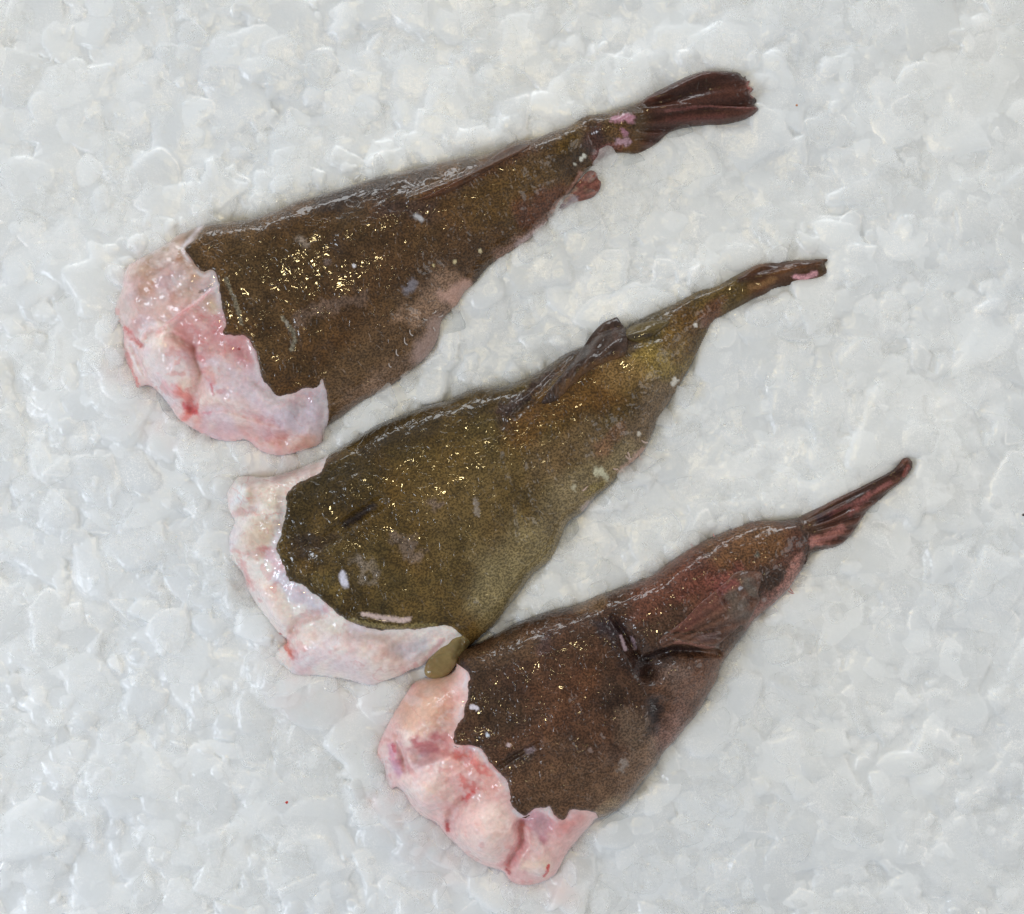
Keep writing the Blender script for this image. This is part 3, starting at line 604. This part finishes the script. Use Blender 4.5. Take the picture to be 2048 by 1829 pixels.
skin_tags(f2, [(1284,920,255,16),(1262,918,215,13),(1252,946,240,15),(1296,885,200,14),(1236,938,190,10),(1255,905,80,14),(1164,982,320,16)], (196,170,156), 2.4)

# ======================================================= fish 3 (bottom)
f3 = make_fish(OUT3, CUT3, FIN3, .72, (80,56,42),
  sculpt=[([(1240,1260),(1270,1300),(1300,1345)], 34, -16), ([(1335,1276),(1380,1284),(1425,1290)], 15, 11), ([(1298,1318),(1340,1302),(1400,1304),(1435,1308)], 13, -13), ([(1225,1235),(1250,1270),(1275,1312)], 10, -10), ([(1232,1290),(1262,1330)], 12, 5), ([(1330,1340),(1370,1330)], 26, 8), ([(1300,1350),(1330,1320)], 24, -12), ([(1312,1410),(1322,1490)], 30, -10), ([(1340,1370),(1400,1340)], 44, 10), ([(1150,1280),(1060,1330)], 70, 6), ([(1000,1532),(1040,1508),(1078,1488)], 9, -8), ([(1400,1140),(1330,1200)], 60, 8),
          ([(1190,1205),(1215,1260)], 22, -6), ([(1250,1270),(1290,1230)], 22, 4), ([(1180,1500),(1100,1560)], 60, 5), ([(1640,1015),(1800,935)], 9, 6), ([(1650,1040),(1790,960)], 8, -4), ([(1605,1045),(1625,1075)], 16, -5), ([(1010,1560)], 20, -4), ([(1130,1340),(1110,1480)], 40, 5)],
  colour=[([(960,1350),(1000,1450)], 60, (66,48,34), .8), ([(1060,1290),(960,1300)], 46, (98,74,52), .6), ([(1110,1420),(1150,1360)], 70, (100,64,42), .6), ([(1240,1270),(1290,1340)], 44, (44,30,26), .8), ([(1285,1335),(1345,1290)], 26, (48,34,32), .7), ([(1210,1250),(1240,1265)], 24, (52,40,44), .8), ([(1290,1322),(1340,1304),(1400,1304)], 13, (38,26,26), .85), ([(1480,1090),(1560,1110)], 60, (100,60,48), .6), ([(1300,1200),(1420,1140)], 50, (104,60,46), .6), ([(1310,1400),(1325,1490)], 20, (42,34,34), .8),  # dark strokes in the folds and hollows are shade painted into the colour
          ([(1350,1345),(1375,1370)], 50, (116,94,84), .85), ([(1250,1440),(1280,1490)], 40, (116,96,80), .7), ([(1370,1100),(1290,1180)], 46, (106,66,50), .7), ([(1450,1110),(1540,1080)], 50, (112,80,50), .7), ([(1380,1160),(1470,1180),(1420,1210)], 46, (112,64,54), .5), ([(1440,1170),(1480,1150)], 26, (136,78,72), .5),
          ([(1560,1190),(1590,1150),(1600,1120)], 18, (166,118,108), .8), ([(1500,1240),(1540,1200)], 24, (140,96,86), .8), ([(1160,1212),(1200,1200)], 22, (130,104,76), .6), ([(1370,1440),(1330,1490)], 40, (142,108,96), .85), ([(1380,1390),(1420,1340)], 30, (122,84,64), .6),
          ([(1230,1600),(1290,1530)], 50, (128,102,82), .85), ([(1200,1620),(1230,1605)], 16, (150,128,100), .8), ([(1150,1560),(1090,1580)], 90, (104,78,58), .7), ([(1240,1540),(1250,1520)], 9, (150,140,134), .7, .8), ([(945,1412),(952,1416)], 6, (216,210,224), .95, .4), ([(975,1471)], 5, (206,214,228), .9, .4),
          ([(1055,1505),(1065,1500)], 7, (190,170,180), .9, .5), ([(1017,1490)], 5, (200,180,184), .9), ([(1243,1275),(1250,1300)], 4, (170,150,160), .8), ([(1264,1275),(1272,1300)], 4, (150,130,140), .7), ([(1180,1500)], 5, (160,140,134), .6),
          ([(1020,1520),(1060,1510)], 22, (52,44,40), .6), ([(925,1325),(935,1345)], 10, (60,46,44), .8), ([(1110,1610),(1040,1610)], 14, (86,64,46), .5), ([(1515,1110)], 8, (110,120,110), .6), ([(1530,1200)], 7, (150,140,138), .7), ([(1090,1280),(1080,1300)], 20, (72,56,60), .5)],
  flesh_rgb=(230,190,188),
  flesh_col=[([(880,1370),(840,1430)], 60, (222,180,158), .85), ([(900,1400),(890,1450)], 24, (206,152,134), .7), ([(830,1490),(880,1480),(930,1500)], 22, (190,110,118), .85, .5), ([(845,1510),(870,1505)], 10, (150,84,104), .6), ([(790,1500),(800,1540)], 18, (206,150,176), .8), ([(787,1490),(790,1500)], 5, (190,70,90), .8),
             ([(770,1500),(780,1560)], 12, (232,214,210), .7), ([(860,1560),(840,1600)], 44, (236,208,200), .85), ([(900,1500),(960,1530),(985,1570)], 34, (232,176,168), .8), ([(910,1510),(980,1540)], 14, (216,108,104), .65, .8), ([(930,1600),(945,1590)], 9, (206,50,46), .8, .7), ([(925,1560),(945,1580)], 12, (214,96,90), .6, .8),
             ([(893,1645),(895,1660)], 7, (176,30,30), .9, .5), ([(960,1650),(980,1690)], 56, (238,210,204), .85), ([(870,1600),(840,1610)], 22, (238,208,208), .7), ([(1050,1640),(1040,1660),(1042,1695),(1020,1735)], 8, (210,122,130), .6, .8), ([(1070,1640),(1090,1680)], 30, (196,118,128), .85, .5), ([(1120,1650),(1150,1640)], 26, (214,150,148), .8), ([(1060,1730),(1090,1740)], 24, (238,212,196), .8),
             ([(1097,1730),(1093,1745),(1088,1752)], 3.6, (206,30,26), .95, .3), ([(1090,1700),(1110,1670)], 6, (236,190,192), .7), ([(1012,1740),(1020,1748)], 3, (170,60,60), .7), ([(1040,1630),(1030,1620)], 6, (232,220,222), .7)],
  flesh_sculpt=[([(850,1580)], 66, 26), ([(970,1670)], 76, 28), ([(860,1420),(830,1470)], 60, 12), ([(840,1510),(900,1495),(930,1505)], 24, -12), ([(795,1470),(812,1540)], 12, -8), ([(925,1605),(905,1628),(897,1655)], 16, -8), ([(930,1590),(990,1560)], 26, -3), ([(1054,1632),(1038,1655),(1044,1688),(1024,1722),(1016,1745)], 17, -13), ([(1080,1730)], 34, 10), ([(1090,1650)], 26, -8), ([(1140,1650)], 30, 6), ([(785,1520)], 24, 6)],
  fin_origin=(1500,1100), fin_rgb=(84,54,44),
  fin_paint=[([(1660,1030),(1720,1000),(1780,965)], 5, (140,88,86), .6, .5), ([(1700,1000),(1790,935)], 14, (54,38,34), .7), ([(1625,1085),(1650,1080),(1680,1060)], 15, (176,120,112), .75), ([(1640,1040),(1660,1030)], 12, (56,46,54), .6), ([(1740,990),(1700,1030)], 8, (150,92,90), .5), ([(1815,935),(1810,950)], 6, (150,84,76), .6)],
  loc_px=(1220, 1400), label='lowest fish tail, reddish brown, its fin folded to a narrow point', seed=37, rayf=70, skew=.12)
overlay(f3, 'dorsal_fin', [(1318,1280),(1340,1262),(1370,1238),(1400,1206),(1430,1182),(1455,1160),(1474,1143),(1500,1142),(1524,1146),(1522,1164),(1516,1186),(1520,1200),(1510,1220),(1500,1240),(1492,1254),(1480,1252),(1470,1262),(1452,1276),(1430,1296),(1405,1298),(1378,1290),(1350,1290),(1326,1296)], M_fin, 4, (98,70,58),
        paints=[([(1360,1250),(1430,1195)], 30, (112,68,60), .6), ([(1490,1160),(1505,1185)], 20, (104,96,88), .8), ([(1480,1220),(1470,1200)], 26, (104,94,86), .7), ([(1430,1270),(1400,1275)], 14, (104,84,84), .6), ([(1440,1180),(1470,1165)], 14, (140,80,78), .6), ([(1350,1285),(1430,1297)], 5, (170,120,106), .7), ([(1480,1178)], 5, (190,190,200), .8, .4)],
        ray=((1250,1330), 70, .9), rest=8, seed=12, extra=[([(1490,1160)], 24, 5), ([(1478,1218)], 26, 7), ([(1440,1185),(1455,1215)], 6, -4), ([(1350,1280),(1430,1290)], 9, 6), ([(1340,1268),(1440,1262)], 8, -4), ([(1500,1195)], 8, -5)])
skin_tags(f3, [(1580,1178,50,10),(1576,1182,20,14),(1385,1092,250,7),(1430,1073,240,7)], (176,110,104), 1.3)

# ======================================================= ice
H2 = 8.0
gx = np.arange(-420, 2480, H2); gy = np.arange(-420, 2260, H2); BX, BY = np.meshgrid(gx, gy)
union = np.full(BX.shape, -1e9)
fin_un = np.full(BX.shape, -1e9)
for F, FP in zip(fishes, (FIN1, FIN2, FIN3)):
    s_ = sdf(BX, BY, F['P']); fz = sdf(BX, BY, np.array(FP, float))
    union = np.maximum(union, s_); fin_un = np.maximum(fin_un, np.minimum(s_, fz))
bedz = 10 * fbm(BX, BY, 260, 3, 51) + 3 * fbm(BX, BY, 60, 3, 52) - 20
bedz += 11 * np.exp(-((union + 22) / 38) ** 2)
def at8(A, x, y): return float(resample(A, gx[0], gy[0], H2, np.array([x]), np.array([y]))[0])

# packed ice far out, below the crushed layer
qx_ = np.arange(-3000, 5100, 60.); qy_ = np.arange(-3000, 5000, 60.); QX, QY = np.meshgrid(qx_, qy_)
def gridfaces(h_, w_):
    j, i = np.meshgrid(np.arange(h_ - 1), np.arange(w_ - 1), indexing='ij'); j = j.ravel(); i = i.ravel()
    return np.stack([j * w_ + i, (j + 1) * w_ + i, (j + 1) * w_ + i + 1, j * w_ + i + 1], 1)
bo = link_mesh('ice_bed', np.stack([(QX.ravel() - CX) * S, (CY - QY.ravel()) * S, (-46 + 8 * fbm(QX, QY, 300, 2, 5)).ravel() * S], 1), gridfaces(*QX.shape), M_bed)
bo['kind'] = 'structure'

# the crushed layer: thousands of rounded angular lumps packed and half melted together
g = 2.0
ix = np.arange(-330, 2380, g); iy = np.arange(-330, 2160, g)
IZ = np.full((len(iy), len(ix)), -60.0); IM = np.full(IZ.shape, .5); IE = np.zeros(IZ.shape)
rr_ = np.random.default_rng(77)
IXg, IYg = np.meshgrid(ix, iy)
WF = 3.2 * fbm(IXg, IYg, 30, 2, 141) + 2.6 * fbm(IXg, IYg, 11, 3, 142)
RN = np.clip(.55 + .9 * fbm(IXg, IYg, 12, 3, 143), 0, 1.4)
def lumps(n, rmin, rmax, hgt, tilt, zlo, zhi, power=1.5, cond=None, bev=7., asps=(.5, 1), rimk=1.):
    k = 0; guard = 0
    while k < n and guard < n * 60:
        guard += 1
        x, y = rr_.uniform(-330, 2380), rr_.uniform(-330, 2160)
        if cond is not None and not cond(x, y): continue
        sz = rmin + (rmax - rmin) * rr_.random() ** power
        un = at8(union, x, y); fz = at8(fin_un, x, y)
        if un > -sz * .25 and fz < -10: continue
        i0, i1 = int((x - sz * 1.5 - ix[0]) / g), int((x + sz * 1.5 - ix[0]) / g) + 1
        j0, j1 = int((y - sz * 1.5 - iy[0]) / g), int((y + sz * 1.5 - iy[0]) / g) + 1
        if i0 < 0 or j0 < 0 or i1 >= len(ix) or j1 >= len(iy): continue
        X, Y = np.meshgrid(ix[i0:i1] - x, iy[j0:j1] - y)
        ns = rr_.integers(4, 8); th = (np.arange(ns) + rr_.uniform(-.38, .38, ns)) * 2 * math.pi / ns + rr_.uniform(0, 6)
        asp = rr_.uniform(*asps); aa = rr_.uniform(0, math.pi)
        Xr = X * math.cos(aa) + Y * math.sin(aa); Yr = (-X * math.sin(aa) + Y * math.cos(aa)) / asp
        wob = WF[j0:j1, i0:i1] * min(1, sz / 26) * rr_.uniform(.5, 1.3)
        ks = .30 * 40 / sz; acc = 0
        for t_ in th: acc = acc + np.exp(ks * (np.cos(t_) * Xr + np.sin(t_) * Yr - sz * rr_.uniform(.72, 1.0)))
        d = -np.log(acc) / ks + wob
        d = np.maximum(d, -30)
        bb = bev * rr_.uniform(.6, 1.8) * min(1, sz / 30)
        prof = 1 - (1 - np.clip(d / bb, 0, 1)) ** 2.2
        bz = at8(bedz, x, y) + 20
        ta, tb = rr_.normal() * tilt, rr_.normal() * tilt
        hh = hgt * rr_.uniform(.6, 1.3)
        z = bz + rr_.uniform(zlo, zhi) + hh * (prof - 1) + ta * X + tb * Y - .6 * (X * X + Y * Y) / (sz * sz) * hh * .5
        if fz > -30: z = z - 6
        m = (d > 0) & (z > IZ[j0:j1, i0:i1])
        IZ[j0:j1, i0:i1][m] = z[m]
        IM[j0:j1, i0:i1][m] = rr_.random()
        e_ = np.exp(-((d - bb * .35) / 1.9) ** 2) * rr_.random() ** 1.4 * (2.6 if sz > 14 else 1.2) * rimk * RN[j0:j1, i0:i1]
        dirw = np.clip(.5 + .5 * np.sin(np.arctan2(Y, X) + rr_.uniform(0, 6)), 0, 1) ** 1.5
        IE[j0:j1, i0:i1][m] = (e_ * dirw)[m]
        k += 1
lumps(3300, 28, 78, 9, .06, -14, -1)
lumps(4200, 12, 36, 7, .10, -13, 0)
lumps(500, 8, 18, 4, .22, -9, -1, bev=4.)
lumps(420, 10, 26, 5, .25, -5, 1, bev=3., asps=(.12, .3), rimk=2.2)  # thin slivers with whitened rims, painted in to look like glints
band = lambda x, y: -75 < at8(union, x, y) < -4
lumps(260, 22, 56, 8, .10, -8, 3, cond=band)
# soften: melt water between the lumps
IZ = np.maximum(IZ, -30); IZ = blur(IZ, 1)
up_ = resample(bedz, gx[0], gy[0], H2, IXg, IYg) + 20; IZ = np.maximum(IZ, up_ - 14 + 2 * fbm(IXg, IYg, 26, 2, 144))
lowp = blur(IZ, 60); calm = sstep(-.5, .45, fbm(IXg, IYg, 420, 2, 91) + (IXg - 1024) / 3200 - (IYg - 900) / 5200)
IZ = lowp + (IZ - lowp) * (.40 - .18 * calm)
IZ += .35 * fbm(IXg, IYg, 9, 3, 61) + .8 * fbm(IXg, IYg, 34, 2, 62)
ST = np.zeros(IZ.shape)
for (px_, py_, r_, a_) in ((610, 1372, 60, .26), (560, 1320, 40, .25), (330, 830, 60, .3), (700, 1385, 60, .15), (800, 1600, 50, .35), (880, 1700, 60, .35), (740, 1605, 26, .5), (560, 930, 60, .3), (1120, 1770, 50, .3), (240, 740, 40, .3)):
    ST = np.maximum(ST, a_ * np.exp(-((IXg - px_) ** 2 + (IYg - py_) ** 2) / r_ ** 2) * np.clip(.7 + fbm(IXg, IYg, 30, 3, 301), 0, 1.3))
ice = link_mesh('crushed_ice', np.stack([(IXg.ravel() - CX) * S, (CY - IYg.ravel()) * S, IZ.ravel() * S], 1), gridfaces(*IZ.shape), M_ice,
                attrs={'milk': IM.ravel(), 'rim': (IE * (1 - .3 * calm)).ravel(), 'stain': ST.ravel()})
props(ice, 'pale translucent crushed ice spread all round the three fish', 'ice', kind='stuff')

def template(level, seed, flat):
    r = np.random.default_rng(seed)
    bm = bmesh.new(); bmesh.ops.create_icosphere(bm, subdivisions=level, radius=1)
    V = np.array([v.co[:] for v in bm.verts]); Fc = np.array([[v.index for v in f.verts] for f in bm.faces]); bm.free()
    V *= np.array([1, r.uniform(.6, 1), 1])
    for k in range(r.integers(7, 13)):
        n = r.normal(size=3); n[2] *= .7; n /= np.linalg.norm(n); dd = r.uniform(.42, .82)
        s_ = V @ n - dd; s_ = np.where(s_ > 0, s_ * .88, 0); V -= s_[:, None] * n
    ph = r.uniform(0, 6, 6)
    V *= (1 + .05 * np.sin(V[:, [1]] * 5 + ph[0]) + .05 * np.sin(V[:, [0]] * 6 + ph[1]) + .03 * np.sin(V[:, [2]] * 11 + V[:, [0]] * 9 + ph[2]))
    V[:, 2] *= flat * .7
    V /= np.abs(V[:, :2]).max()
    return V, Fc
TL = [template(4, 100 + i, random.Random(i).uniform(.28, .6)) for i in range(26)]

def rot(r, tilt):
    a, b_, c = r.uniform(0, 2 * math.pi), r.normal() * tilt, r.normal() * tilt
    M = (Matrix.Rotation(c, 3, 'X') @ Matrix.Rotation(b_, 3, 'Y') @ Matrix.Rotation(a, 3, 'Z'))
    return np.array(M)

VV, FF, MM, off = [], [], [], 0
r = np.random.default_rng(5); k = 0
def surf(x, y): return float(resample(IZ, ix[0], iy[0], g, np.array([x]), np.array([y]))[0])
while k < 1300:
    x, y = r.uniform(-160, 2210), r.uniform(-160, 1990); sz = 12 + 50 * r.random() ** 1.7
    if at8(union, x, y) > -sz * .3: continue
    V, Fc = TL[r.integers(len(TL))]
    W = (V * sz * np.array([1, 1, .6])) @ rot(r, .12).T
    W = np.stack([(W[:, 0] + x - CX) * S, (W[:, 1] + CY - y) * S, (W[:, 2] + surf(x, y) + r.uniform(-.12, .05) * sz) * S], 1)
    VV.append(W.astype(np.float32)); FF.append(Fc + off); MM.append(np.full(len(W), r.uniform(-.06, .08), np.float32)); off += len(W); k += 1
k = 0
while k < 260:
    x, y = r.uniform(200, 1850), r.uniform(130, 1790); un = at8(union, x, y); sz = 9 + 20 * r.random() ** 1.5
    if not (-.75 * sz < un < -.1 * sz) or at8(fin_un, x, y) > -16: continue
    V, Fc = TL[r.integers(len(TL))]
    W = (V * sz) @ rot(r, .35).T
    W = np.stack([(W[:, 0] + x - CX) * S, (W[:, 1] + CY - y) * S, (W[:, 2] + surf(x, y) + r.uniform(0, .5) * sz) * S], 1)
    VV.append(W.astype(np.float32)); FF.append(Fc + off); MM.append(np.full(len(W), r.uniform(.02, .3), np.float32)); off += len(W); k += 1
fl = link_mesh('ice_flakes', np.concatenate(VV), np.concatenate(FF), M_flake, attrs={'milk': np.concatenate(MM)})
props(fl, 'thin clear ice flakes melting on top of the crushed ice', 'ice', kind='stuff')

# clear lumps of ice one can pick out along the fish
def chunk(x, y, sz, asp, ang, z, tmpl, label):
    V, Fc = TL[tmpl]; V = V * np.array([1, asp, 1]) * sz
    c, n = math.cos(R(ang)), math.sin(R(ang))
    V = np.stack([c * V[:, 0] - n * V[:, 1], n * V[:, 0] + c * V[:, 1], V[:, 2]], 1)
    o = link_mesh('ice_chunk', V * S, Fc, M_clear, attrs={'milk': np.zeros(len(V))})
    o.location = ((x - CX) * S, (CY - y) * S, z * S)
    props(o, label, 'ice')
chunk(338, 815, 42, .7, 120, 4, 3, 'clear grey ice chunk under the pink cut end of the uppermost fish')
chunk(905, 650, 36, .7, 20, 4, 5, 'clear grey ice chunk at the pale flank bulge of the uppermost fish')
chunk(1355, 262, 34, .45, 12, 0, 7, 'dark clear ice sliver just below the fanned fin')
chunk(1265, 318, 30, .6, 20, 0, 9, 'clear ice chunk under the narrow stalk before the fanned fin')
chunk(1262, 930, 48, .7, 60, -4, 11, 'rounded clear ice chunk by the pink fringe of the middle fish')
chunk(1208, 998, 24, .7, 30, 3, 13, 'small dark clear ice chunk below the white spot of the middle fish')
chunk(1140, 1060, 26, .8, 70, 2, 15, 'dark clear ice chunk at the lower flank of the middle fish')
chunk(1225, 1640, 34, .6, 20, 0, 17, 'clear ice chunk at the lowest corner of brown skin')
chunk(1745, 1018, 22, .7, 40, 0, 19, 'small clear ice chunk under the narrow pointed fin')

def speck(x, y, sz, rgb, label, nm, seed):
    V, Fc = template(2, seed, .5)
    o = link_mesh(nm, V * sz * S, Fc, plain(nm, rgb)); o.location = ((x - CX) * S, (CY - y) * S, 12 * S); props(o, label, 'speck')
speck(575, 1603, 3.6, (190, 50, 40), 'tiny red blood speck alone on the ice at lower left', 'blood_speck', 901)
speck(2044, 1030, 5, (50, 45, 50), 'dark fleck on the ice at the right edge', 'dark_fleck', 902)
speck(1592, 213, 3.0, (190, 130, 90), 'tiny orange speck on the ice right of the fanned fin', 'orange_speck', 903)
